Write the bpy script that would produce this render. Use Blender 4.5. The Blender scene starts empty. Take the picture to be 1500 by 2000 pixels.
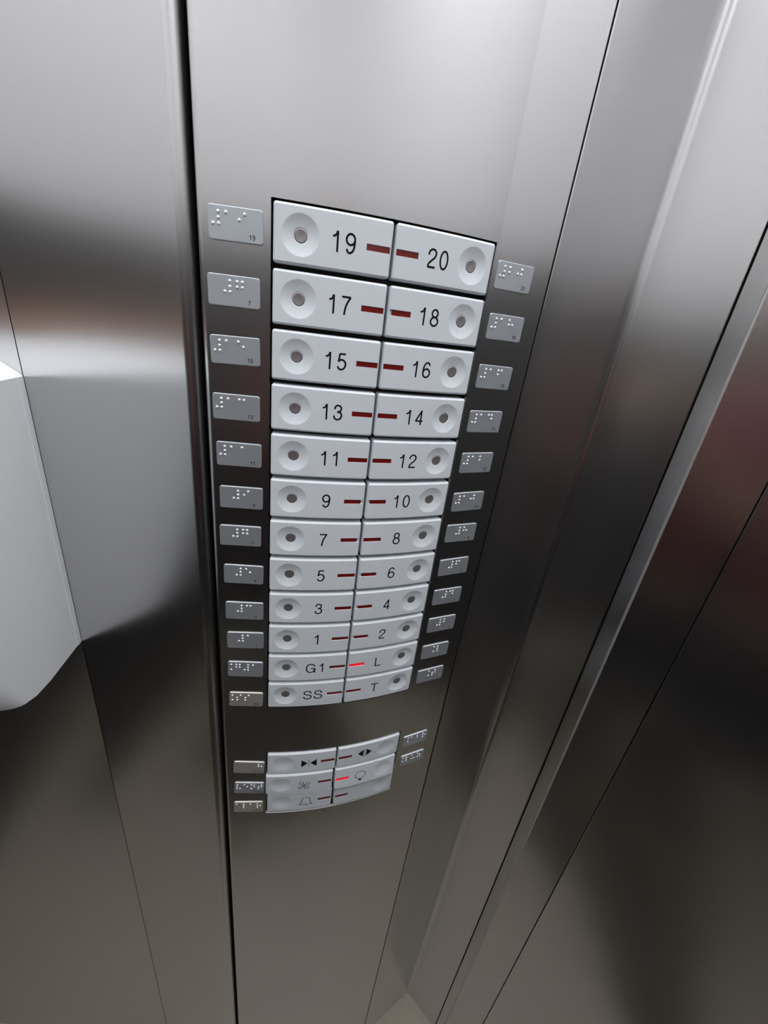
import bpy, bmesh, math, random
from mathutils import Vector, Matrix

# ------------------------------------------------------------------ scale and frame
S = 0.0012                     # one layout unit in metres
H = 1120.0                     # camera height above the floor, layout units
CAMP = (-66.5053, 44.3352, -243.6427)
FPX = 830.594
RC = 334.656                   # radius of the bowed button faces
def W(x, v, d):                # layout (right, down, deep) -> world metres
    return Vector((x * S, d * S, (H - (v - CAMP[1])) * S))
def rotm(w):
    a = Vector(w); th = a.length
    return Matrix.Rotation(th, 3, a.normalized())
ROT = rotm((0.439563, -0.284013, 0.0616362))
V_TOP, V_FLOOR = CAMP[1] - 880.0, CAMP[1] + H     # ceiling and floor in layout v
V_DADO = CAMP[1] - 150.0       # top of the dark lower cladding behind the camera

sc = bpy.context.scene
# ------------------------------------------------------------------ camera
cam_d = bpy.data.cameras.new('camera'); cam = bpy.data.objects.new('camera', cam_d)
sc.collection.objects.link(cam); sc.camera = cam
cam_d.sensor_fit = 'VERTICAL'; cam_d.sensor_height = 36.0
cam_d.lens = FPX / 2000.0 * 36.0
cam_d.clip_start = 0.005; cam_d.clip_end = 50
def ax(r): return Vector((r[0], r[2], -r[1]))
xr, yd, zf = ax(ROT[0]), ax(ROT[1]), ax(ROT[2])
m = Matrix((( xr[0], -yd[0], -zf[0]), (xr[1], -yd[1], -zf[1]), (xr[2], -yd[2], -zf[2]))).to_4x4()
m.translation = W(*CAMP)
cam.matrix_world = m
# ------------------------------------------------------------------ view, world, exposure
sc.view_settings.view_transform = 'Standard'; sc.view_settings.look = 'None'
sc.view_settings.gamma = 1.0; sc.view_settings.exposure = 0.0
wd = bpy.data.worlds.new('world'); sc.world = wd; wd.use_nodes = True
wd.node_tree.nodes['Background'].inputs[0].default_value = (0.05, 0.05, 0.055, 1)
wd.node_tree.nodes['Background'].inputs[1].default_value = 0.0
CEIL_E = 5.3                   # strength of the ceiling light diffusers
# ------------------------------------------------------------------ materials
def mat(name, col, rough=0.5, metal=0.0, **kw):
    mt = bpy.data.materials.new(name); mt.use_nodes = True
    b = mt.node_tree.nodes['Principled BSDF']
    b.inputs['Base Color'].default_value = (*col, 1)
    b.inputs['Roughness'].default_value = rough
    b.inputs['Metallic'].default_value = metal
    for k, v in kw.items(): b.inputs[k].default_value = v
    return mt
def noise_bump(mt, scale, strength, dist=0.001, stretch=(1, 1, 1), rough=None, colvar=None):
    nt = mt.node_tree; b = nt.nodes['Principled BSDF']
    tc = nt.nodes.new('ShaderNodeTexCoord'); mp = nt.nodes.new('ShaderNodeMapping')
    mp.inputs['Scale'].default_value = stretch
    no = nt.nodes.new('ShaderNodeTexNoise'); no.inputs['Scale'].default_value = scale
    no.inputs['Detail'].default_value = 3
    nt.links.new(tc.outputs['Object'], mp.inputs['Vector']); nt.links.new(mp.outputs[0], no.inputs['Vector'])
    if strength:
        bp = nt.nodes.new('ShaderNodeBump'); bp.inputs['Strength'].default_value = strength
        bp.inputs['Distance'].default_value = dist
        nt.links.new(no.outputs['Fac'], bp.inputs['Height']); nt.links.new(bp.outputs[0], b.inputs['Normal'])
    if rough:
        mr = nt.nodes.new('ShaderNodeMapRange'); mr.inputs[3].default_value, mr.inputs[4].default_value = rough
        nt.links.new(no.outputs['Fac'], mr.inputs[0]); nt.links.new(mr.outputs[0], b.inputs['Roughness'])
    if colvar:
        cr = nt.nodes.new('ShaderNodeMix'); cr.data_type = 'RGBA'
        cr.inputs[6].default_value = (*colvar[0], 1); cr.inputs[7].default_value = (*colvar[1], 1)
        nt.links.new(no.outputs['Fac'], cr.inputs[0]); nt.links.new(cr.outputs[2], b.inputs['Base Color'])
    return mt
def steel(name, col, r0, r1, aniso):   # drawn sheet with a slight oil-can waviness
    mt = mat(name, col, r0, 1.0, Anisotropic=aniso)
    nt = mt.node_tree; b = nt.nodes['Principled BSDF']
    noise_bump(mt, 1.0, 0.0, 0.0001, (5200, 5200, 90), rough=(r0, r1),
               colvar=(tuple(c * .985 for c in col), tuple(min(1, c * 1.015) for c in col)))
    wv = nt.nodes.new('ShaderNodeTexNoise'); wv.inputs['Scale'].default_value = 7.0; wv.inputs['Detail'].default_value = 1.0
    tc2 = nt.nodes.new('ShaderNodeTexCoord'); nt.links.new(tc2.outputs['Object'], wv.inputs['Vector'])
    bw = nt.nodes.new('ShaderNodeBump'); bw.inputs['Strength'].default_value = 0.5; bw.inputs['Distance'].default_value = 0.0022
    nt.links.new(wv.outputs['Fac'], bw.inputs['Height']); nt.links.new(bw.outputs[0], b.inputs['Normal'])
    tg = nt.nodes.new('ShaderNodeTangent'); tg.direction_type = 'UV_MAP'; tg.uv_map = 'UVMap'
    nt.links.new(tg.outputs[0], b.inputs['Tangent'])
    return mt
M_STEEL = steel('brushed_steel', (0.61, 0.607, 0.61), 0.26, 0.275, 0.5)
M_FACE = steel('brushed_steel_faceplate', (0.61, 0.607, 0.61), 0.26, 0.275, 0.5)
M_BEAD = mat('edge_bead_metal', (0.62, 0.60, 0.60), 0.42, 0.75)  # metal of the added highlight bead and the rail brackets
M_CAP = noise_bump(mat('button_plastic', (0.72, 0.765, 0.81), 0.42), 900, 0.04, 0.0002)
M_STUD = mat('stud_metal', (0.36, 0.335, 0.34), 0.45, 0.75)
M_INK = mat('black_print', (0.006, 0.006, 0.010), 0.6, **{'Specular IOR Level': 0.15})
M_GREYINK = mat('dark_outline_print', (0.02, 0.022, 0.035), 0.6, **{'Specular IOR Level': 0.15})
M_RED = mat('red_lens', (0.17, 0.006, 0.006), 0.3)
M_RED.node_tree.nodes['Principled BSDF'].inputs['Coat Weight'].default_value = 0.3
M_LIT = mat('red_lens_lit', (0.5, 0.01, 0.02), 0.4)
_b = M_LIT.node_tree.nodes['Principled BSDF']
_b.inputs['Emission Color'].default_value = (1.0, 0.004, 0.025, 1); _b.inputs['Emission Strength'].default_value = 0.5
M_ALU = noise_bump(mat('plate_aluminium', (0.56, 0.595, 0.64), 0.36, 0.7), 60, 0.05, 0.0006, (1, 1, 2), rough=(0.36, 0.5))
M_ALUW = noise_bump(mat('plate_aluminium_worn', (0.66, 0.64, 0.59), 0.3, 0.65), 90, 0.25, 0.001, rough=(0.2, 0.45))
M_DOT = mat('braille_dot_metal', (0.90, 0.91, 0.93), 0.45, 0.25)
M_LIP = mat('lit_lip_metal', (0.85, 0.84, 0.83), 0.35, 0.4)  # paler than the steel to stand for light on the lip
M_BLACK = mat('recess_black', (0.006, 0.006, 0.007), 0.6)
M_WHITE = noise_bump(mat('dispenser_plastic', (0.93, 0.955, 0.99), 0.45), 500, 0.02, 0.0002)
M_WHITE2 = mat('dispenser_plastic_grey', (0.62, 0.61, 0.62), 0.45)
M_FLOOR = noise_bump(mat('floor_granite', (0.30, 0.27, 0.24), 0.45), 160, 0, colvar=((0.30, 0.262, 0.20), (0.41, 0.365, 0.29)))
M_UPPER = mat('pale_laminate', (0.84, 0.84, 0.85), 0.5)
M_DADO = mat('dark_laminate', (0.022, 0.02, 0.021), 0.8)
M_CEIL = mat('ceiling_paint', (0.75, 0.75, 0.74), 0.6)
M_LAMP = mat('lamp_diffuser', (0.9, 0.9, 0.9), 0.5)
_b = M_LAMP.node_tree.nodes['Principled BSDF']
_b.inputs['Emission Color'].default_value = (0.975, 0.985, 1.0, 1); _b.inputs['Emission Strength'].default_value = CEIL_E

# ------------------------------------------------------------------ object helpers
COL = sc.collection
def empty(name, loc, label, cat, group=None):
    o = bpy.data.objects.new(name, None); COL.objects.link(o); o.location = loc
    o.empty_display_size = 0.01
    o['label'] = label; o['category'] = cat
    if group: o['group'] = group
    return o
def mesh(name, verts, faces, mt, uvs=None, smooth=False):
    me = bpy.data.meshes.new(name)
    me.from_pydata([tuple(v) for v in verts], [], faces); me.update()
    if uvs:
        ul = me.uv_layers.new(name='UVMap')
        for l in me.loops: ul.data[l.index].uv = uvs[l.vertex_index]
    if smooth: me.polygons.foreach_set('use_smooth', [True] * len(me.polygons))
    me.materials.append(mt)
    return me
def link(name, me, parent=None, loc=(0, 0, 0)):
    o = bpy.data.objects.new(name, me); COL.objects.link(o); o.location = loc
    if parent: o.parent = parent
    return o
def part(name, verts, faces, mt, parent, smooth=False, uvs=None):
    off = parent.location
    return link(name, mesh(name, [Vector(v) - off for v in verts], faces, mt, uvs, smooth), parent)
def structure(o):
    o['kind'] = 'structure'; return o

def fillet(pts, radii, n=10):
    out = []
    for i, p in enumerate(pts):
        r = radii[i]
        if r <= 0 or i in (0, len(pts) - 1): out.append(p); continue
        P = Vector(p); a = Vector(pts[i - 1]) - P; b = Vector(pts[i + 1]) - P
        la, lb = a.length, b.length; a.normalize(); b.normalize()
        ang = a.angle(b); t = min(r / math.tan(ang / 2), la * .49, lb * .49); r = t * math.tan(ang / 2)
        c = P + (a + b).normalized() * (r / math.sin(ang / 2))
        s = P + a * t - c; e = P + b * t - c
        tot = s.angle_signed(e)
        for k in range(n + 1):
            q = s.copy(); q.rotate(Matrix.Rotation(-tot * k / n, 2)); out.append(tuple(c + q))
    return out
def sheet(name, pts, mt, v0=V_TOP, v1=V_FLOOR, thick=1.5, side=1):
    """folded steel sheet standing from v0 (top) to v1; thickness on the far side"""
    n = len(pts); nor = []
    for i in range(n):
        a = Vector(pts[max(i - 1, 0)]); b = Vector(pts[min(i + 1, n - 1)]); t = (b - a).normalized()
        nor.append(Vector((-t.y, t.x)) * side)
    verts, uvs = [], []; L = 0
    for i, p in enumerate(pts):
        if i: L += (Vector(p) - Vector(pts[i - 1])).length
        q = Vector(p) + nor[i] * thick
        for (x, d) in (p, q):
            for v in (v0, v1):
                verts.append(W(x, v, d)); uvs.append((L * .001, -v * .001))
    f = []
    for i in range(n - 1):
        a, b = 4 * i, 4 * i + 4
        f += [(a, a + 1, b + 1, b), (a + 2, b + 2, b + 3, a + 3), (a, b, b + 2, a + 2), (a + 1, a + 3, b + 3, b + 1)]
    e = 4 * (n - 1)
    f += [(0, 2, 3, 1), (e, e + 1, e + 3, e + 2)]
    c = sum(verts, Vector()) / len(verts)
    c = Vector((c.x, c.y, 0))
    return link(name, mesh(name, [v - c for v in verts], f, mt, uvs), None, c)

def face_ang(th): return Vector((math.cos(math.radians(th)), math.sin(math.radians(th))))
def azd(a): return Vector((math.sin(math.radians(a)), math.cos(math.radians(a))))   # (x, d) direction of an azimuth

# ------------------------------------------------------------------ the car: plan outline (x, deep)
GL = Vector((-98.0, 13.0))                 # flank panel edge at the groove
BETA = math.radians(31.0)
WD = Vector((-math.cos(BETA), math.sin(BETA)))             # flank panel runs left and deeper
SP = GL + WD * (79.5 / (math.cos(BETA) - .4327 * math.sin(BETA)))                       # seam where the dispenser touches
WL = Vector((-0.951, 0.309))               # the wall beyond the seam turns slightly
P0 = SP + WL * 460.0
P1 = P0 + azd(208) * 960.0
P2 = P1 + Vector((0.883, -0.4695)) * 1150.0
SEAM = Vector((103.1, 12.9))               # flank strip begins right of the face plate
CORNER = Vector((196.8, 46.8))
BLK = Vector((229.6, -5.5))
EDGE = Vector((233.5, -20.0))
ED2 = EDGE + azd(130) * 46.4
P3 = ED2 + azd(138) * 640.0

structure(sheet('wall_front', fillet([tuple(GL + Vector((3.2, 15))), tuple(GL), tuple(SP - WD * .35)], [0, 8.0, 0], 20), M_STEEL, side=-1))
structure(sheet('wall_left', [tuple(SP + WL * .35), tuple(P0)], M_STEEL, side=-1))
for nm_, a_, b_ in (('wall_side', P0, P1), ('wall_back', P1, P2), ('wall_opposite', P2, P3)):
    vd = V_DADO + (55 if nm_ == 'wall_side' else 0)
    structure(sheet(nm_, [tuple(a_), tuple(b_)], M_UPPER, v1=vd, side=-1, thick=10))
    structure(sheet(nm_, [tuple(a_), tuple(b_)], M_DADO, v0=vd, side=-1, thick=10))
structure(sheet('trim_1', fillet([tuple(SEAM + Vector((-.1, 8))), tuple(SEAM), tuple(CORNER), tuple(BLK), tuple(BLK + Vector((9, 6)))],
                                 [0, .7, 7.0, 1.0, 0], 12), M_STEEL))
b1 = BLK + (EDGE - BLK).normalized() * 1.3
structure(sheet('trim_2', fillet([tuple(b1 + Vector((9, 6))), tuple(b1), tuple(EDGE), tuple(ED2), tuple(ED2 + Vector((8, 7)))], [0, .6, 1.0, .5, 0], 12), M_STEEL))
structure(sheet('trim_3', [tuple(EDGE + azd(238) * .2 + Vector((1.1 * math.cos(a), 1.1 * math.sin(a)))) for a in [math.pi * 2 * k / 20 for k in range(21)]], M_BEAD, thick=.2, side=1))  # added round bead, shaped to carry the bright highlight along this edge
e1 = ED2 + azd(138) * 1.0
structure(sheet('wall_right', fillet([tuple(e1 + Vector((8, 7))), tuple(e1), tuple(P3)], [0, .5, 0], 8), M_STEEL))

def slab(name, poly, v0, v1, mt):
    n = len(poly); verts = [W(p[0], v0, p[1]) for p in poly] + [W(p[0], v1, p[1]) for p in poly]
    f = [tuple(range(n)), tuple(range(2 * n - 1, n - 1, -1))] + [(i, i + n, (i + 1) % n + n, (i + 1) % n) for i in range(n)]
    c = sum(verts, Vector()) / len(verts)
    return link(name, mesh(name, [v - c for v in verts], f, mt), None, c)
room = [tuple(SP + WL * 480 + Vector((10, 22))), tuple(P1 + Vector((-20, -12))), tuple(P2 + Vector((0, -28))), tuple(P3 + Vector((25, 0))), (300, 80), (0, 120), (-150, 130)]
structure(slab('floor', room, V_FLOOR, V_FLOOR + 20, M_FLOOR))
structure(slab('ceiling', room, V_TOP - 20, V_TOP, M_CEIL))

# ------------------------------------------------------------------ ceiling lamps
def lamp(cx, cd, wx, wd, label):
    z = W(0, V_TOP, 0).z
    o = empty('ceiling_light', W(cx, V_TOP, cd), label, 'light', 'ceiling lights of the lift car')
    def bx(name, x0, x1, d0, d1, va, vb, mt):
        vs = [W(x, v, d) for x in (x0, x1) for d in (d0, d1) for v in (va, vb)]
        fs = [(0, 1, 3, 2), (4, 6, 7, 5), (0, 4, 5, 1), (2, 3, 7, 6), (0, 2, 6, 4), (1, 5, 7, 3)]
        return part(name, vs, fs, mt, o)
    bx('lamp_frame', cx - wx / 2 - 12, cx + wx / 2 + 12, cd - wd / 2 - 12, cd + wd / 2 + 12, V_TOP, V_TOP + 8, M_CEIL)
    bx('diffuser', cx - wx / 2, cx + wx / 2, cd - wd / 2, cd + wd / 2, V_TOP + 6, V_TOP + 11, M_LAMP)
lamp(-520, -390, 420, 760, 'long white ceiling diffuser over the dispenser side of the car')
lamp(240, -440, 560, 760, 'long white ceiling diffuser over the right wall side of the car')

# ------------------------------------------------------------------ mapping onto the bowed panel
def cyl(u, v, h):              # button surface, h towards the viewer
    t = u / RC; r = RC + h
    return W(r * math.sin(t), v, RC - r * math.cos(t))
AL, AR, UB, HF = math.radians(9.5), math.radians(7.5), 62.0, -1.2
def fascia2(u, h=0.0):
    t = max(-UB, min(UB, u)) / RC; r = RC + HF + h
    x, d = r * math.sin(t), RC - r * math.cos(t)
    if u > UB: x += (u - UB) * math.cos(AR); d += (u - UB) * math.sin(AR)
    if u < -UB: x += (u + UB) * math.cos(AL); d -= (u + UB) * math.sin(AL)
    return x, d
def fas(u, v, h=0.0):
    if abs(u) <= UB: x, d = fascia2(u, h)
    else:
        x, d = fascia2(u, 0); a = AR if u > 0 else -AL
        x += h * math.sin(a); d -= h * math.cos(a)
    return W(x, v, d)

# ------------------------------------------------------------------ operating panel
panel = empty('control_station', W(0, V_FLOOR, fascia2(0)[1]), 'tall bowed brushed steel lift control panel holding the white buttons', 'control panel')
U0, U1 = -95.4, 102.6
OPEN = [(-60.8, 60.8, -1.1, 335.0), (-60.6, 60.9, 387.4, 471.2)]
us = sorted(set([U0, U1] + [o[0] for o in OPEN] + [o[1] for o in OPEN] + [-UB, UB] + [U0 + (U1 - U0) * k / 150 for k in range(151)]))
vs_ = sorted(set([V_TOP, V_FLOOR] + [o[2] for o in OPEN] + [o[3] for o in OPEN]))
prof = []
rl, rr = 3.4, 0.8
for k in range(10):            # rolled left edge
    a = math.radians(90 * (1 - k / 9)); prof.append(('l', a))
P = []                         # list of (x, d, arc)
cl = Vector(fascia2(U0 + rl)); tl = (Vector(fascia2(U0 + rl + .1)) - cl).normalized(); nl = Vector((-tl.y, tl.x))
cc = cl + nl * rl
P.append((cc + (-tl) * rl + nl * 9, U0 - 8, 0))
for k in range(12):
    a = math.pi / 2 * k / 11
    P.append((cc - tl * rl * math.cos(a) - nl * rl * math.sin(a), U0 + rl * (k / 11), 0))
for u in us:
    if U0 + rl + .2 < u < U1 - rr - .2: P.append((Vector(fascia2(u)), u, 1))
cr_ = Vector(fascia2(U1 - rr)); tr = (cr_ - Vector(fascia2(U1 - rr - .1))).normalized(); nr = Vector((-tr.y, tr.x))
cc = cr_ + nr * rr
for k in range(8):
    a = math.pi / 2 * k / 7
    P.append((cc + tr * rr * math.sin(a) - nr * rr * math.cos(a), U1 - rr + rr * k / 7, 0))
P.append((cc + tr * rr + nr * 8, U1 + 8, 0))
verts, uvs, faces = [], [], []
for (q, u, _) in P:
    for v in vs_: verts.append(W(q.x, v, q.y)); uvs.append((u * .001, -v * .001))
nv = len(vs_)
for i in range(len(P) - 1):
    um = (P[i][1] + P[i + 1][1]) / 2
    for j in range(nv - 1):
        vm = (vs_[j] + vs_[j + 1]) / 2
        if any(o[0] < um < o[1] and o[2] < vm < o[3] for o in OPEN): continue
        faces.append((i * nv + j, i * nv + j + 1, (i + 1) * nv + j + 1, (i + 1) * nv + j))
for (a, b, c, d) in OPEN:      # lips of the two button openings
    uu = [u for u in us if a <= u <= b]
    for vv in (c, d):
        base = len(verts)
        for u in uu:
            for h in (0, -2.6): verts.append(fas(u, vv, h)); uvs.append((u * .001, -vv * .001 + h * .001))
        for k in range(len(uu) - 1): faces.append((base + 2 * k, base + 2 * k + 1, base + 2 * k + 3, base + 2 * k + 2))
    for u in (a, b):
        base = len(verts)
        for vv in (c, d):
            for h in (0, -2.6): verts.append(fas(u, vv, h)); uvs.append((u * .001 + h * .001, -vv * .001))
        faces.append((base, base + 1, base + 3, base + 2))
part('faceplate', verts, faces, M_FACE, panel, uvs=uvs)
for (a, b, c, d) in OPEN:      # black trays behind the openings
    verts, faces = [], []
    uu = [a - 1 + (b - a + 2) * k / 24 for k in range(25)]
    for h in (-2.6, -6.5, -7.5):
        for vv in (c - 1, d + 1):
            for u in uu: verts.append(cyl(u, vv, h + HF))
    n = 25
    def g(l, e, k): return (l * 2 + e) * n + k
    for k in range(n - 1):
        faces += [(g(1, 0, k), g(1, 1, k), g(1, 1, k + 1), g(1, 0, k + 1)), (g(2, 0, k), g(2, 0, k + 1), g(2, 1, k + 1), g(2, 1, k)),
                  (g(0, 0, k), g(1, 0, k), g(1, 0, k + 1), g(0, 0, k + 1)), (g(0, 1, k), g(0, 1, k + 1), g(1, 1, k + 1), g(1, 1, k))]
    for k in (0, n - 1): faces.append((g(0, 0, k), g(0, 1, k), g(1, 1, k), g(1, 0, k)))
    t = part('button_recess', verts, faces, M_BLACK, panel); t['label'] = 'black tray behind the buttons'

lip_v, lip_f = [], []          # added pale strip, ceiling light put into its colour, below the lower opening
for k in range(25):
    u = -60.6 + 121.5 * k / 24
    for (v, h) in ((470.7, -1.6), (470.7, .12), (470.9, .3), (471.5, .3), (471.7, .12), (471.7, -1.6)): lip_v.append(fas(u, v, h))
for k in range(24):
    for q in range(6): lip_f.append((6 * k + q, 6 * k + (q + 1) % 6, 6 * k + 6 + (q + 1) % 6, 6 * k + 6 + q))
t = part('opening_lip', lip_v, lip_f, M_LIP, panel); t['label'] = 'added pale metal strip for the lit lip under the lower buttons'

# ------------------------------------------------------------------ stroke lettering
def arc(cx, cy, rx, ry, a0, a1, n=18):
    return [(cx + rx * math.cos(math.radians(a0 + (a1 - a0) * k / n)), cy + ry * math.sin(math.radians(a0 + (a1 - a0) * k / n))) for k in range(n + 1)]
def spl(pts, n=8):
    out = []; q = [pts[0]] + pts + [pts[-1]]
    for i in range(1, len(q) - 2):
        for k in range(n):
            t = k / n
            out.append(tuple(.5 * (2 * q[i][a] + (q[i + 1][a] - q[i - 1][a]) * t + (2 * q[i - 1][a] - 5 * q[i][a] + 4 * q[i + 1][a] - q[i + 2][a]) * t * t
                                   + (3 * q[i][a] - q[i - 1][a] - 3 * q[i + 1][a] + q[i + 2][a]) * t ** 3) for a in (0, 1)))
    return out + [pts[-1]]
SIX = [arc(.3, .31, .235, .26, 0, 360, 28), spl([(.065, .31), (.068, .5), (.10, .72), (.18, .88), (.31, .955), (.43, .915), (.505, .775)])]
GLY = {
 '0': (.78, [arc(.3, .5, .235, .455, 0, 360, 32)]),
 '1': (.78, [[(.36, 0), (.36, 1)], spl([(.09, .745), (.2, .76), (.29, .84), (.335, .99)])]),
 '2': (.78, [spl([(.075, .66), (.10, .81), (.19, .92), (.31, .955), (.44, .92), (.52, .82), (.53, .69), (.46, .55), (.30, .40), (.14, .24), (.075, .08)]), [(.05, .05), (.55, .05)]]),
 '3': (.78, [spl([(.085, .70), (.12, .85), (.20, .935), (.30, .955), (.42, .92), (.495, .82), (.49, .68), (.41, .58), (.24, .54)]),
             spl([(.24, .54), (.42, .515), (.53, .40), (.53, .25), (.45, .11), (.30, .045), (.16, .08), (.075, .19), (.06, .31)])]),
 '4': (.78, [[(.43, 0), (.43, 1)], [(.425, .955), (.06, .30)], [(.03, .275), (.57, .275)]]),
 '5': (.78, [[(.52, .95), (.165, .95)], [(.17, .97), (.10, .48)], spl([(.105, .50), (.18, .59), (.30, .62), (.43, .57), (.53, .45), (.53, .27), (.44, .11), (.29, .045), (.15, .085), (.065, .22)])]),
 '6': (.78, SIX),
 '7': (.78, [[(.04, .95), (.56, .95)], spl([(.55, .95), (.42, .75), (.31, .50), (.25, .25), (.225, 0)])]),
 '8': (.78, [arc(.3, .745, .195, .21, 0, 360, 26), arc(.3, .29, .24, .245, 0, 360, 28)]),
 '9': (.78, [[(.6 - x, 1 - y) for x, y in st] for st in SIX]),
 'G': (1.06, [spl([(.76, .70), (.68, .86), (.55, .94), (.41, .955), (.24, .90), (.11, .75), (.07, .50), (.11, .25), (.24, .10), (.41, .045), (.58, .09), (.70, .22), (.755, .40)]), [(.76, .48), (.43, .48)], [(.765, .51), (.765, 0)]]),
 'S': (.92, [spl([(.69, .68), (.66, .83), (.55, .93), (.38, .955), (.21, .915), (.12, .80), (.13, .66), (.23, .575), (.40, .53), (.58, .48), (.70, .38), (.71, .23), (.62, .11), (.45, .045), (.25, .06), (.12, .16), (.07, .32)])]),
 'L': (.76, [[(.09, 1), (.09, .0)], [(.09, .05), (.60, .05)]]),
 'T': (.84, [[(.02, .95), (.74, .95)], [(.38, .95), (.38, 0)]]),
 'F': (.76, [[(.09, 1), (.09, 0)], [(.09, .95), (.58, .95)], [(.09, .52), (.52, .52)]]),
 'E': (.80, [[(.09, 1), (.09, 0)], [(.09, .95), (.62, .95)], [(.09, .52), (.58, .52)], [(.09, .05), (.63, .05)]]),
 'C': (.96, [spl([(.72, .68), (.63, .87), (.42, .955), (.2, .88), (.07, .5), (.2, .12), (.42, .045), (.63, .13), (.73, .34)])]),
 'H': (.94, [[(.09, 1), (.09, 0)], [(.7, 1), (.7, 0)], [(.09, .52), (.7, .52)]]),
 'A': (.88, [[(.04, 0), (.4, 1)], [(.76, 0), (.4, 1)], [(.15, .33), (.65, .33)]]),
 'V': (.86, [[(.04, 1), (.38, 0)], [(.72, 1), (.38, 0)]]),
 'N': (.94, [[(.09, 0), (.09, 1)], [(.09, .95), (.7, .05)], [(.7, 0), (.7, 1)]]),
 'I': (.34, [[(.12, 1), (.12, 0)]]),
 'R': (.92, [[(.09, 1), (.09, 0)], spl([(.09, .95), (.5, .94), (.63, .76), (.5, .56), (.09, .53)]), [(.42, .53), (.65, 0)]]),
 'M': (1.1, [[(.09, 0), (.09, 1)], [(.09, .95), (.46, .02)], [(.83, .95), (.46, .02)], [(.83, 0), (.83, 1)]]),
}
def ribbon(pts, w, closed=False):
    if len(pts) == 2:
        pts = [(pts[0][0] + (pts[1][0] - pts[0][0]) * k / 8, pts[0][1] + (pts[1][1] - pts[0][1]) * k / 8) for k in range(9)]
    n = len(pts); vs, fs = [], []
    for i in range(n):
        a = Vector(pts[(i - 1) % n] if closed else pts[max(i - 1, 0)]); b = Vector(pts[(i + 1) % n] if closed else pts[min(i + 1, n - 1)])
        t = (b - a).normalized(); nn = Vector((-t.y, t.x)) * w / 2; p = Vector(pts[i])
        vs += [p + nn, p - nn]
    for i in range(n - 1): fs.append((2 * i, 2 * i + 1, 2 * i + 3, 2 * i + 2))
    return vs, fs
def join(parts):
    V, F = [], []
    for vs, fs in parts:
        b = len(V); V += vs; F += [tuple(k + b for k in f) for f in fs]
    return V, F
def text2d(s, h, sw=.110):
    """glyphs of height h, x to the right, y DOWN from the baseline; centred on x"""
    x = 0; out = []
    for ch in s:
        adv, sts = GLY[ch]
        for st in sts:
            pts = [(x + p[0], p[1]) for p in st]
            cl = (Vector(pts[0]) - Vector(pts[-1])).length < 1e-4
            vs, fs = ribbon(pts[:-1] + [pts[0]] if cl else pts, sw)
            if cl:   # seamless loop
                m_ = pts[:-1]; vs, _ = ribbon(m_, sw, True); k = len(m_)
                fs = [(2 * i, 2 * i + 1, 2 * ((i + 1) % k) + 1, 2 * ((i + 1) % k)) for i in range(k)]
            out.append((vs, fs))
        x += adv
    V, F = join(out)
    x0 = min(p.x for p in V); x1 = max(p.x for p in V)
    return [((p.x - (x0 + x1) / 2) * h, -p.y * h) for p in V], F
def decal(flat, fn, lift=.05):     # flat = (list of (u, v), faces) ; densify is not needed for small print
    return [fn(u, v, lift) for u, v in flat[0]], [f for f in flat[1]]

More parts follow.
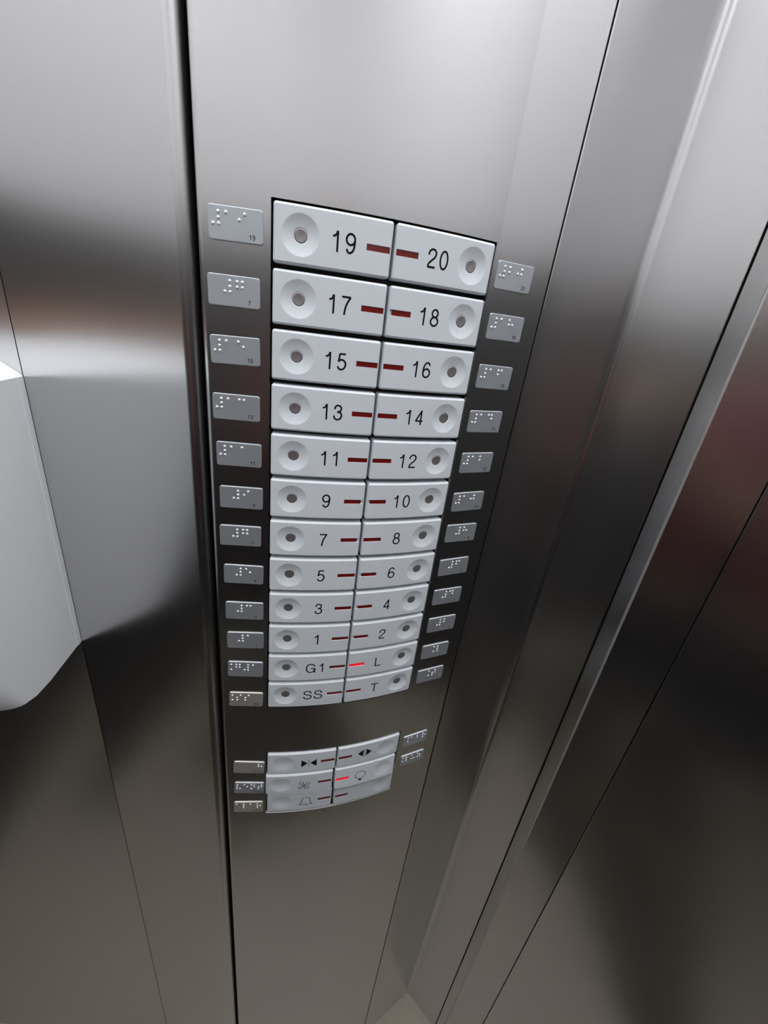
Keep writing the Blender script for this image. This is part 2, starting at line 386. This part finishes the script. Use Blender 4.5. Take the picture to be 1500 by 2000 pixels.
# ------------------------------------------------------------------ buttons
BW, BH, BG = 58.77, 25.5, .82
DIM_U, DIM_V, DIM_R = 46.5, 12.6, 9.1
def keycap_mesh(side, bar, dish, stud):
    """height field over the cap; local u measured from the panel centre line, v from the cap's top"""
    bu0, bu1, bv0, bv1 = bar
    lo, hi = BG, BG + BW
    step = .3
    gu = [lo + (hi - lo) * k / round((hi - lo) / step) for k in range(round((hi - lo) / step) + 1)]
    gv = [BH * k / round(BH / step) for k in range(round(BH / step) + 1)]
    for e in (.11, .13, 1.04, 1.06): gu += [lo + e, hi - e]; gv += [e, BH - e]
    gu = [u for u in gu if min(abs(u - q) for q in (bu0, bu1)) > .1] + [bu0 - .03, bu0 + .03, bu1 - .03, bu1 + .03]
    gv = [v for v in gv if min(abs(v - q) for q in (bv0, bv1)) > .1] + [bv0 - .03, bv0 + .03, bv1 - .03, bv1 + .03]
    gu = sorted(set(gu)); gv = sorted(set(gv))
    r = 1.3; b = 1.05
    ddepth = 1.7 if dish == 'deep' else 1.0
    def height(u, v):
        x = min(u - lo, hi - u); y = min(v, BH - v)
        if x < r and y < r:
            q = math.hypot(r - x, r - y); d = r - q
        else: d = min(x, y)
        d = max(d, 0)
        h = 0.0
        if d < b: h -= (b - d) * .85 + (.25 if d < .12 else 0)
        rr = math.hypot(u - DIM_U, v - DIM_V)
        if rr < DIM_R:
            k = rr / DIM_R
            h -= ddepth * (1 - k * k) if dish == 'deep' else ddepth * (1 - k * k) ** 1.2
        if stud and rr < 3.35: h -= .55 * min(1, (3.35 - rr) / .3)
        if bu0 < u < bu1 and bv0 < v < bv1: h -= .9
        return h
    def clampc(u, v):
        x = min(u - lo, hi - u); y = min(v, BH - v)
        if x < r and y < r:
            q = math.hypot(r - x, r - y)
            if q > r:
                su = 1 if u - lo < hi - u else -1; sv = 1 if v < BH - v else -1
                nx, ny = r - (r - x) * r / q, r - (r - y) * r / q
                u = lo + nx if su > 0 else hi - nx; v = ny if sv > 0 else BH - ny
        return u, v
    vs, idx = [], {}
    for i, u in enumerate(gu):
        for j, v in enumerate(gv):
            uu, vv = clampc(u, v); idx[i, j] = len(vs); vs.append((uu, vv, height(uu, vv)))
    fs = []
    I, J = len(gu), len(gv)
    for i in range(I - 1):
        for j in range(J - 1): fs.append((idx[i, j], idx[i, j + 1], idx[i + 1, j + 1], idx[i + 1, j]))
    loop = [idx[i, 0] for i in range(I)] + [idx[I - 1, j] for j in range(1, J)] + [idx[i, J - 1] for i in range(I - 2, -1, -1)] + [idx[0, j] for j in range(J - 2, 0, -1)]
    base = len(vs)
    for k in loop: vs.append((vs[k][0], vs[k][1], -7.65))
    n = len(loop)
    for k in range(n): fs.append((loop[k], loop[(k + 1) % n], base + (k + 1) % n, base + k))
    out = [cyl(side * u, v, h) for u, v, h in vs]
    o = cyl(side * (lo + hi) / 2, BH / 2, 0)
    if side < 0: fs = [tuple(reversed(f)) for f in fs]
    return mesh('keycap', [q - o for q in out], fs, M_CAP, smooth=False), o
def finish_cap(me):
    me.polygons.foreach_set('use_smooth', [True] * len(me.polygons))
    me.set_sharp_from_angle(angle=math.radians(30))
    return me
def slabmesh(name, side, u0, u1, v0, v1, h0, h1, mt, o):
    vs, fs = [], []
    for h in (h0, h1):
        for v in (v0, v1):
            for k in range(5): vs.append(cyl(side * (u0 + (u1 - u0) * k / 4), v, h) - o)
    for k in range(4):
        fs += [(10 + k, 15 + k, 16 + k, 11 + k), (k, k + 1, 6 + k, 5 + k), (k, 10 + k, 11 + k, k + 1), (5 + k, 6 + k, 16 + k, 15 + k)]
    fs += [(0, 5, 15, 10), (4, 14, 19, 9)]
    return mesh(name, vs, fs, mt)
def stud_mesh(side, o):
    vs, fs = [], []; n = 36
    rings = [(0, -1.60), (.4, -1.59), (.9, -1.575), (1.8, -1.53), (2.6, -1.47), (3.15, -1.42), (3.2, -1.95)]
    c = (side * DIM_U, DIM_V)
    for r, h in rings:
        for k in range(n if r else 1):
            a = 2 * math.pi * k / n; vs.append(cyl(c[0] + r * math.cos(a), c[1] + r * math.sin(a), h - .15) - o)
    for k in range(n): fs.append((0, 1 + (k + 1) % n, 1 + k))
    for q in range(len(rings) - 2):
        b0, b1 = 1 + q * n, 1 + (q + 1) * n
        for k in range(n): fs.append((b0 + k, b0 + (k + 1) % n, b1 + (k + 1) % n, b1 + k))
    return mesh('stud', vs, fs, M_STUD, smooth=True)
BAR = (1.7, 13.9, 11.35, 14.2)
CAPS = {}
for side in (-1, 1):
    me, o = keycap_mesh(side, BAR, 'deep', True)
    me2, o2 = keycap_mesh(side, (1.9, 13.9, 11.3, 14.3), 'shallow', False)
    CAPS[side] = (finish_cap(me), o, stud_mesh(side, o), {})
    CAPS[side, 'low'] = (finish_cap(me2), o2, None, {})
def bar_mesh(side, low, lit, short, o):
    key = (side, low, lit, short)
    cache = CAPS[side][3]
    if key not in cache:
        b = (1.9, 13.9, 11.3, 14.3) if low else BAR
        cache[key] = slabmesh('indicator_light', side, b[0] + (1.3 if short else 0), b[1], b[2], b[3], -1.6, -.12 if low else -.35, M_LIT if lit else M_RED, o)
    return cache[key]
LEFT = ['19', '17', '15', '13', '11', '9', '7', '5', '3', '1', 'G1', 'SS']
RIGHT = ['20', '18', '16', '14', '12', '10', '8', '6', '4', '2', 'L', 'T']
SHORT = {'18', '9', '10', '7', '6', '4', '2'}
for side, names in ((-1, LEFT), (1, RIGHT)):
    cap, o, stud, _ = CAPS[side]
    for r, nm in enumerate(names):
        loc = o + Vector((0, 0, -28 * r * S))
        lab = 'white lift button marked %s, %s column of the button panel' % (nm, 'left' if side < 0 else 'right')
        if nm == 'L': lab = 'white lift button marked L with its red bar lit'
        t = empty('floor_button', loc, lab, 'button', 'numbered floor buttons')
        link('keycap', cap, t)
        s_ = link('centre_stud', stud, t); s_['label'] = 'round grey metal stud in the dished press spot'
        br = link('indicator_light', bar_mesh(side, False, nm == 'L', nm in SHORT, o), t)
        br['label'] = 'lit bright red indicator bar' if nm == 'L' else 'dark red indicator bar'
        fl = text2d(nm, 9.0)
        cx = side * (25.2 if len(nm) > 1 else 25.3)
        vs, fs = decal(fl, lambda u, v, h: cyl(cx + u, 28 * r + 17.15 + v, h))
        n_ = part('numeral', vs, fs, M_INK, t); n_['label'] = 'thin black lettering %s' % nm

# lower block: door, fan, lamp and alarm buttons
LV0, LP = 389.3, 26.8
def poly(pts): return [Vector(p) for p in pts], [tuple(range(len(pts)))]
def line(a, b, w): return ribbon([a, b], w)
def icon(kind):
    if kind == 'close':
        return join([poly([(-30.8, 8.9), (-30.8, 18.0), (-25.4, 13.3)]), poly([(-17.6, 8.9), (-17.6, 18.0), (-23.2, 13.3)]), line((-24.3, 8.7), (-24.3, 18.2), .4)])
    if kind == 'open':
        return join([poly([(19.2, 12.0), (24.4, 7.4), (24.4, 16.5)]), poly([(32.4, 12.0), (27.2, 7.4), (27.2, 16.5)]), line((25.3, 7.4), (25.3, 16.5), .32), line((26.3, 7.4), (26.3, 16.5), .32)])
    if kind == 'fan':
        parts = []
        for k in range(4):
            a = math.radians(45 + 90 * k)
            shape = spl([(.7, .35), (1.9, .9), (3.2, 2.1), (4.6, 2.35), (5.4, 1.2), (5.5, -.1), (4.9, -1.2), (3.9, -.6), (2.4, -.75), (.7, -.35)], 5)
            pts = [(-26.1 + x * math.cos(a) - y * math.sin(a), 15.2 + x * math.sin(a) + y * math.cos(a)) for x, y in shape]
            parts.append(ribbon(pts, .55))
        parts.append(ribbon([(-26.1 + .8 * math.cos(q * .7854), 15.2 + .8 * math.sin(q * .7854)) for q in range(9)], .35))
        return join(parts)
    if kind == 'bell':
        half = spl([(-31.2, 18.0), (-29.7, 17.2), (-28.9, 14.5), (-28.4, 10.6), (-26.9, 8.1), (-24.7, 7.3)], 6)
        other = [(-49.4 - x, y) for x, y in reversed(half)]
        return join([ribbon(half + other[1:], .6), line((-31.2, 18.0), (-18.2, 18.0), .55), poly([(-25.7, 18.1), (-23.7, 18.1), (-24.1, 18.9), (-25.3, 18.9)])])
    if kind == 'lamp':
        c = arc(24.8, 13.0, 4.9, 4.5, 108, 432, 40)
        return join([ribbon(c, .55), poly([(23.5, 17.5), (26.3, 17.5), (26.1, 20.2), (23.7, 20.2)])])
LOW = [(-1, 0, 'close', 0, 0, 'door close button with two black triangles meeting at a line', False),
       (-1, 1, 'fan', -1.2, .9, 'ventilation button with the four-blade fan outline', False),
       (-1, 2, 'bell', 0, -.3, 'alarm button with the bell outline', False),
       (1, 0, 'open', 0, 0, 'door open button with two black triangles pointing apart', False),
       (1, 1, 'lamp', -1.0, 1.5, 'light button with the bulb outline and a lit red bar', True),
       (1, 2, None, .6, .2, 'blank white button without a symbol under the bulb button', False)]
for side, r, kind, du, dh, lab, lit in LOW:
    cap, o, _, _ = CAPS[side, 'low']
    uc = side * (BG + BW / 2); nrm = (cyl(uc, 0, 1) - cyl(uc, 0, 0)); tan = (cyl(uc + .5, 0, 0) - cyl(uc - .5, 0, 0))
    shift = nrm * dh + tan * du + Vector((0, 0, -(LV0 + LP * r) * S))
    t = empty('control_button', o + shift, lab if lab.startswith('blank') else 'white ' + lab, 'button', 'control buttons in the lower block')
    if kind == 'lamp': t.rotation_euler = (math.radians(-4.5), 0, 0)
    link('keycap', cap, t)
    br = link('indicator_light', bar_mesh(side, True, lit, False, o), t)
    br['label'] = 'lit bright red indicator bar' if lit else 'dark red indicator bar'
    if kind:
        V, F = icon(kind)
        vs = [cyl(p[0], p[1], .05) + shift for p in V]
        part('symbol', vs, F, M_INK if kind in ('close', 'open') else M_GREYINK, t)

# ------------------------------------------------------------------ braille plates
BR = {'a': '1', 'b': '12', 'c': '14', 'd': '145', 'e': '15', 'f': '124', 'g': '1245', 'h': '125', 'i': '24', 'j': '245', 'l': '123', 'n': '1345',
      'r': '1235', 's': '234', 't': '2345', 'u': '136', 'v': '1236', 'z': '1356', '#': '3456', '^': '46', ' ': ''}
DG = dict(zip('1234567890', 'abcdefghij'))
def plate_mesh(w, h, worn, fn):
    vs, fs = [], []; r = 1.3; prof = [(0.0, 0.0), (0.0, .5), (.12, .68), (.32, .75)]
    ring = []
    for cx, cy, a0 in ((w / 2 - r, -h / 2 + r, -90), (w / 2 - r, h / 2 - r, 0), (-w / 2 + r, h / 2 - r, 90), (-w / 2 + r, -h / 2 + r, 180)):
        for k in range(7):
            a = math.radians(a0 + 15 * k); ring.append((cx, cy, math.cos(a), math.sin(a)))
    n = len(ring)
    for ins, hh in prof:
        for cx, cy, c, s in ring: vs.append(fn(cx + (r - ins) * c, cy + (r - ins) * s, hh))
    for q in range(len(prof) - 1):
        for k in range(n): fs.append((q * n + k, q * n + (k + 1) % n, (q + 1) * n + (k + 1) % n, (q + 1) * n + k))
    fs.append(tuple(3 * n + k for k in range(n))); fs.append(tuple(reversed(range(n))))
    return vs, fs
def dots_mesh(cells, x0, fn, pw, ph):
    vs, fs = [], []
    for c, ch in enumerate(cells):
        for dnum in BR[ch]:
            q = int(dnum) - 1; ux = -pw / 2 + x0 + 6.05 * c + (2.5 if q > 2 else 0); vy = -ph / 2 + 2.7 + 2.45 * (q % 3)
            b = len(vs)
            for rr, hh in ((.82, .70), (.74, .98), (.5, 1.2), (.2, 1.3)):
                for k in range(12): vs.append(fn(ux + rr * math.cos(k * math.pi / 6), vy + rr * math.sin(k * math.pi / 6), hh))
            for L in range(3):
                for k in range(12): fs.append((b + L * 12 + k, b + L * 12 + (k + 1) % 12, b + L * 12 + 12 + (k + 1) % 12, b + L * 12 + 12 + k))
            fs.append(tuple(b + 36 + k for k in range(12)))
    return vs, fs
def num(s): return '#' + ''.join(DG[c] for c in s)
# (printed text, braille cells, first cell offset, centre u from the block edge, centre v, tilt in degrees, button it sits beside)
PL = [('19', num('19'), 2.3, -15.0, 12.3, -1, '19'), ('7', num('7'), 8.3, -16.5, 41.0, -.6, '17'), ('15', num('15'), 2.3, -16.5, 69.2, -1.5, '15'),
      ('13', num('13'), 2.3, -16.6, 99.3, -.4, '13'), ('11', num('11'), 2.3, -15.7, 126.8, 0, '11'), ('9', num('9'), 8.3, -14.9, 154.3, .2, '9'),
      ('7', num('7'), 8.3, -15.9, 180.9, .2, '7'), ('5', num('5'), 8.3, -14.4, 210.1, 1, '5'), ('3', num('3'), 8.3, -14.3, 240.1, .5, '3'),
      ('1', num('1'), 8.3, -14.0, 266.5, .2, '1'), ('', '^g' + num('1'), 0, -14.4, 294.3, 1.5, 'G1'), ('SS', '^ss', 0, -14.3, 325.6, 1.4, 'SS'),
      ('FECHA', '   h', 2.4, -13.0, 406.5, 3, 'the door close button'), ('VENTIL', 'vent', 2.4, -13.1, 434.0, 3, 'the fan button'), ('ALARME', 'alar', 2.4, -14.0, 461.1, 1, 'the alarm bell button'),
      ('20', num('20'), 2.3, 14.8, 13.9, 0, '20'), ('18', num('18'), 2.3, 16.3, 40.8, 0, '18'), ('16', num('16'), 2.3, 16.2, 69.8, .6, '16'),
      ('14', num('14'), 2.3, 16.4, 98.1, -.4, '14'), ('12', num('12'), 2.3, 16.9, 126.6, -.8, '12'), ('10', num('10'), 2.3, 16.8, 155.8, -1.6, '10'),
      ('8', num('8'), 8.3, 16.7, 181.3, 0, '8'), ('6', num('6'), 8.3, 16.7, 210.6, -1.4, '6'), ('4', num('4'), 8.3, 16.8, 238.4, 0, '4'),
      ('2', num('2'), 8.3, 17.2, 266.2, 0, '2'), ('', '^l', 8.3, 16.6, 294.6, -.6, 'L'), ('T', '^t', 8.3, 16.9, 322.2, -1.0, 'T'),
      ('', '^abr', 2.4, 15.9, 404.3, -3.5, 'the door open button'), ('', '^luz', 0, 17.2, 432.3, -2.5, 'the bulb button')]
PW, PH = 25.4, 14.3
for txt, cells, x0, pu, pv, tilt, by in PL:
    sgn = -1 if pu < 0 else 1
    uc = sgn * UB + pu; ca, sa = math.cos(math.radians(tilt)), math.sin(math.radians(tilt))
    def fn(a, b, h): return fas(uc + a * ca - b * sa, pv + a * sa + b * ca, h)
    worn = by in ('SS', 'the door close button', 'the alarm bell button')
    if by.startswith('the'): lab = 'small metal braille plate beside %s' % by
    elif by == '17': lab = 'small metal braille plate printed 7, beside the 17 button'
    elif txt: lab = 'small metal braille plate printed %s, beside the %s button' % (txt, by)
    else: lab = 'small metal braille plate beside the %s button' % by
    t = empty('braille_plate', fn(0, 0, 0), lab, 'braille sign', 'braille plates beside the buttons')
    vs, fs = plate_mesh(PW, PH, worn, fn); part('plate', vs, fs, M_ALUW if worn else M_ALU, t)
    vs, fs = dots_mesh(cells, x0, fn, PW, PH); part('braille_dots', vs, fs, M_DOT, t, smooth=True)
    if txt:
        fl = text2d(txt, 2.1 if len(txt) < 3 else 1.5, .15)
        vs = [fn(7.6 + u - (.4 if len(txt) > 2 else 0), 5.6 + v, .79) for u, v in fl[0]]
        part('printed_text', vs, fl[1], M_INK, t)

# ------------------------------------------------------------------ white dispenser on the left wall
def ray(px, py):
    c = Vector(((px - 750) / FPX, (py - 1000) / FPX, 1.0)); return ROT.transposed() @ c
def on_plane(px, py, p, dirv):        # pixel -> point on the vertical plane through p (x, d) along dirv
    r = ray(px, py); n = Vector((-dirv.y, dirv.x)); C2 = Vector((CAMP[0], CAMP[2])); r2 = Vector((r.x, r.z))
    t = (p - C2).dot(n) / r2.dot(n); q = C2 + r2 * t
    return q, CAMP[1] + t * r.y
FD = azd(189.0)                       # the cover's right side comes towards the viewer
disp = empty('wall_dispenser', W(SP.x + WL.x * 50, 305, SP.y + WL.y * 50), 'white plastic dispenser with rounded lower corner on the left steel wall', 'dispenser')
DW = 118.0
DK = (SP.y - CAMP[2]) / 311.57        # seam distance against the first estimate
FL = FD - 2 * FD.dot(WL) * WL; FL = Vector((FL.x, FL.y))
TOPS = [(0, 101.5), (2.5, 99.5), (14, 93), (30, 88.5), (88, 88.5), (104, 93), (115.5, 99.5), (DW, 101.5)]
def dpt(s_, v, t):                    # s across the wall, t out along the tapering side, v down
    w_ = s_ / DW
    q = SP + WL * s_ + (FD * (1 - w_) + FL * w_) * t * DK
    return W(q.x, CAMP[1] + (v - CAMP[1]) * DK, q.y)
def topv(s_):
    for (a_, va), (b_, vb_) in zip(TOPS, TOPS[1:]):
        if a_ <= s_ <= b_: return va + (vb_ - va) * (s_ - a_) / (b_ - a_)
    return 101.5
# side profile: (t, v, bulge t, bulge v) ; the leaning front edge bulges towards the middle of the width
SIDE = [(4.5, None, 0, 0), (60, None, 0, 0), (136, None, 8, 2), (141, 108, 17, 2), (135, 120, 19, 4), (122, 153, 19, 6), (110, 185, 19, 7), (97, 217, 19, 7), (84, 249, 19, 7),
        (77.5, 264.5, 19.5, 7), (70, 283, 18, 4), (62.6, 300.5, 14, -3), (55, 303.5, 8, -1), (40, 305.3, 0, 0), (4.5, 305.3, 0, 0)]
verts, faces = [], []
cols = [0.4] + [.4 + 22 * (1 - math.cos(k * math.pi / 16)) for k in range(1, 9)]
cols = cols + [DW / 2] + [DW - c for c in reversed(cols)]
n = len(SIDE)
for s_ in cols:
    k = min(s_, DW - s_); e_ = math.sqrt(max(0, 1 - (1 - min(1, (k - .4) / 22)) ** 2))
    for t, v, bt, bv_ in SIDE:
        tv = topv(s_) + (.4 if t < 100 else 2.0)
        verts.append(dpt(s_, (tv if v is None else v) + bv_ * e_, t + bt * e_))
for r in range(len(cols) - 1):
    for k in range(n): faces.append((r * n + k, r * n + (k + 1) % n, (r + 1) * n + (k + 1) % n, (r + 1) * n + k))
faces.append(tuple(reversed(range(n)))); faces.append(tuple((len(cols) - 1) * n + k for k in range(n)))
o = part('cover', verts, faces, M_WHITE, disp, smooth=True)
bm = bmesh.new(); bm.from_mesh(o.data); bmesh.ops.recalc_face_normals(bm, faces=bm.faces); bm.to_mesh(o.data); bm.free()
o.data.set_sharp_from_angle(angle=math.radians(22))
verts, faces = [], []                 # flat back plate with a rim showing along the seam
ring = TOPS + [(DW, 305.3), (0, 305.3)]; n = len(ring)
for t in (.2, 5.0):
    for s_, v in ring: verts.append(dpt(s_, v, t))
faces = [tuple(reversed(range(n))), tuple(range(n, 2 * n))] + [(k, (k + 1) % n, n + (k + 1) % n, n + k) for k in range(n)]
part('back_plate', verts, faces, M_WHITE, disp)

# ------------------------------------------------------------------ the photographer, seen only as a soft reflection in the steel
def skinned(name, pts, edges, mt, parent, root=0, sub=2, org=Vector()):
    me = bpy.data.meshes.new(name)
    me.from_pydata([tuple(Vector(p[:3])) for p in pts], edges, [])
    me.materials.append(mt)
    o = bpy.data.objects.new(name, me); COL.objects.link(o); o.parent = parent
    md = o.modifiers.new('skin', 'SKIN'); md.use_smooth_shade = True
    for i, p in enumerate(pts):
        r = p[3]; me.skin_vertices[0].data[i].radius = r if isinstance(r, tuple) else (r, r)
        me.skin_vertices[0].data[i].use_root = (i == root)
    sb = o.modifiers.new('sub', 'SUBSURF'); sb.levels = sub; sb.render_levels = sub
    return o
M_SKIN = mat('skin', (0.34, 0.20, 0.135), 0.5)
M_SHIRT = mat('maroon_cotton', (0.15, 0.022, 0.03), 0.85)
M_JEANS = mat('navy_denim', (0.018, 0.022, 0.04), 0.85)
M_HAIR = mat('dark_hair', (0.012, 0.009, 0.007), 0.5)
M_SHOE = mat('black_shoe', (0.015, 0.015, 0.016), 0.5)
M_PHONE = mat('phone_glass', (0.015, 0.015, 0.018), 0.25)
pb = W(-60, V_FLOOR - 6, -640)
person = empty('person', pb, 'person in a maroon shirt and navy trousers holding up a phone', 'person')
to = (W(*CAMP) - pb); to.z = 0; fw = to.normalized(); rt = Vector((fw.y, -fw.x, 0))
PS = .9
def pp(x, y, z, r):
    q = (rt * x + fw * y) * PS; return (q.x, q.y, z * PS, tuple(k * PS for k in r) if isinstance(r, tuple) else r * PS)
camM = cam.matrix_world
def cp(x, y, z, r):                    # point given in the phone's own frame (right, up, back)
    q = camM @ Vector((x, y, z)) - pb; return (q.x, q.y, q.z, r)
# phone
phone = empty('phone', camM @ Vector((.02, -.05, .012)), 'black phone held up in front of the person in maroon', 'phone')
def rbox(name, x0, x1, y0, y1, z0, z1, mt, par):
    vs = [camM @ Vector((x, y, z)) for x in (x0, x1) for y in (y0, y1) for z in (z0, z1)]
    fs = [(0, 1, 3, 2), (4, 6, 7, 5), (0, 4, 5, 1), (2, 3, 7, 6), (0, 2, 6, 4), (1, 5, 7, 3)]
    o = part(name, vs, fs, mt, par); b_ = o.modifiers.new('bevel', 'BEVEL'); b_.width = .003; b_.segments = 3; return o
rbox('phone_body', -.014, .061, -.135, .022, .008, .0155, M_PHONE, phone)
rbox('screen', -.011, .058, -.131, .018, .0156, .0160, M_INK, phone)
pts, edges = [], []
def add(p, j=None):
    pts.append(p)
    if j is not None: edges.append((j, len(pts) - 1))
    return len(pts) - 1
pel = add(pp(0, 0, .93, (.15, .105)))
wa = add(pp(0, .01, 1.06, (.135, .095)), pel); ch = add(pp(0, .01, 1.25, (.155, .105)), wa); nk0 = add(pp(0, -.01, 1.40, (.10, .075)), ch)
nk = add(pp(0, .0, 1.475, .053), nk0); hd0 = add(pp(0, .03, 1.535, (.062, .075)), nk); hd1 = add(pp(0, .03, 1.62, (.074, .092)), hd0); hd2 = add(pp(0, .015, 1.70, (.055, .07)), hd1)
nose = add(pp(0, .125, 1.60, .013), hd1)
for sx in (-1, 1): add(pp(sx * .085, .02, 1.605, (.010, .02)), hd1)
wr = {}
for sx in (-1, 1):
    sh = add(pp(sx * .17, -.005, 1.37, .062), nk0); el = add(pp(sx * .27, .10, 1.12, .042), sh)
    hx = .061 + .034 if sx > 0 else -.014 - .034
    w_ = add(cp(hx + sx * .03, -.19, .045, .027), el); pm = add(cp(hx + sx * .006, -.125, .035, (.024, .016)), w_)
    for q in range(4):
        y0 = -.095 - .02 * q; k1 = add(cp(hx + sx * .002, y0, .022, .009), pm); k2 = add(cp(hx - sx * .010, y0 + .006, .004, .0085), k1); add(cp(hx - sx * (.028 - .002 * abs(q - 1)), y0 + .008, .0005, .0075), k2)
    t1 = add(cp(hx - sx * .004, -.085, .035, .0105), pm); add(cp(hx - sx * .03, -.062, .026, .009), t1)
    hp = add(pp(sx * .09, 0, .86, .085), pel); kn = add(pp(sx * .10, .02, .49, .058), hp); an = add(pp(sx * .10, -.02, .10, .04), kn); add(pp(sx * .11, .13, .04, .03), an)
body = skinned('body', pts, edges, M_SKIN, person)
sp_, se = [pp(0, 0, .90, (.175, .13)), pp(0, .01, 1.06, (.165, .125)), pp(0, .01, 1.25, (.182, .13)), pp(0, -.01, 1.395, (.125, .095)), pp(0, 0, 1.455, .064)], [(0, 1), (1, 2), (2, 3), (3, 4)]
for sx in (-1, 1):
    b_ = len(sp_); sp_ += [pp(sx * .17, -.005, 1.37, .078), pp(sx * .235, .06, 1.21, .066)]; se += [(3, b_), (b_, b_ + 1)]
skinned('shirt', sp_, se, M_SHIRT, person)
tp, te = [pp(0, 0, .95, (.165, .12))], []
for sx in (-1, 1):
    b_ = len(tp); tp += [pp(sx * .09, 0, .84, .10), pp(sx * .10, .02, .49, .076), pp(sx * .10, -.02, .09, .066)]; te += [(0, b_), (b_, b_ + 1), (b_ + 1, b_ + 2)]
skinned('trousers', tp, te, M_JEANS, person)
for sx in (-1, 1):
    skinned('shoe', [pp(sx * .10, -.05, .045, .045), pp(sx * .105, .06, .042, .043), pp(sx * .112, .17, .034, .034)], [(0, 1), (1, 2)], M_SHOE, person)
skinned('hair', [pp(0, -.025, 1.575, (.075, .07)), pp(0, -.02, 1.65, (.083, .09)), pp(0, .0, 1.715, (.066, .085))], [(0, 1), (1, 2)], M_HAIR, person)

# added unseen wooden rail, only to make the warm band in the flank panel
rail = empty('added_handrail', W((P0.x + P1.x) / 2, 145, (P0.y + P1.y) / 2), 'added brown wooden rail, out of view, for the warm reflected band', 'added_handrail')
ud = (P1 - P0).normalized(); inn = Vector((-ud.y, ud.x)); inn = inn if inn.dot(Vector((1, 0))) > 0 else -inn
verts = []
L_ = (P1 - P0).length
prof_ = [(20, 104), (26, 100), (38, 100), (44, 106), (44, 184), (38, 190), (26, 190), (20, 186)]
for a_ in (40, L_ - 40):
    for o_, v in prof_:
        q = P0 + ud * a_ + inn * o_; verts.append(W(q.x, v, q.y))
n = len(prof_)
faces = [tuple(range(n)), tuple(reversed(range(n, 2 * n)))] + [(k, (k + 1) % n, n + (k + 1) % n, n + k) for k in range(n)]
M_WOOD = noise_bump(mat('brown_wood', (0.38, 0.22, 0.13), 0.4), 30, 0, stretch=(1, 1, 12), colvar=((0.42, 0.22, 0.11), (0.55, 0.32, 0.18)))
part('rail', verts, faces, M_WOOD, rail)
for f_ in (.15, .5, .85):
    vs = []
    for o_ in (0, 24):
        for du_ in (-8, 8):
            for v in (135, 155):
                q = P0 + ud * (L_ * f_ + du_) + inn * o_; vs.append(W(q.x, v, q.y))
    part('bracket', vs, [(0, 1, 3, 2), (4, 6, 7, 5), (0, 4, 5, 1), (2, 3, 7, 6), (0, 2, 6, 4), (1, 5, 7, 3)], M_BEAD, rail)

# added unseen mat that darkens the floor's reflection in the steel
ua = (P1 - P0).normalized(); ub = (P2 - P1).normalized()
mc = [P0 + ub * 130 + ua * 330, P1 + ub * 130 - ua * 110, P2 - ub * 130 - ua * 110, Vector((440, -330)), Vector((0, -400))]
mat_o = slab('added_floor_mat', [tuple(q) for q in mc], V_FLOOR - 5, V_FLOOR, noise_bump(mat('mat_pile', (0.05, 0.044, 0.034), 0.95), 700, .3, .001))
mat_o['label'] = 'added dark mat, out of view, deepening the steel reflections'; mat_o['category'] = 'mat'
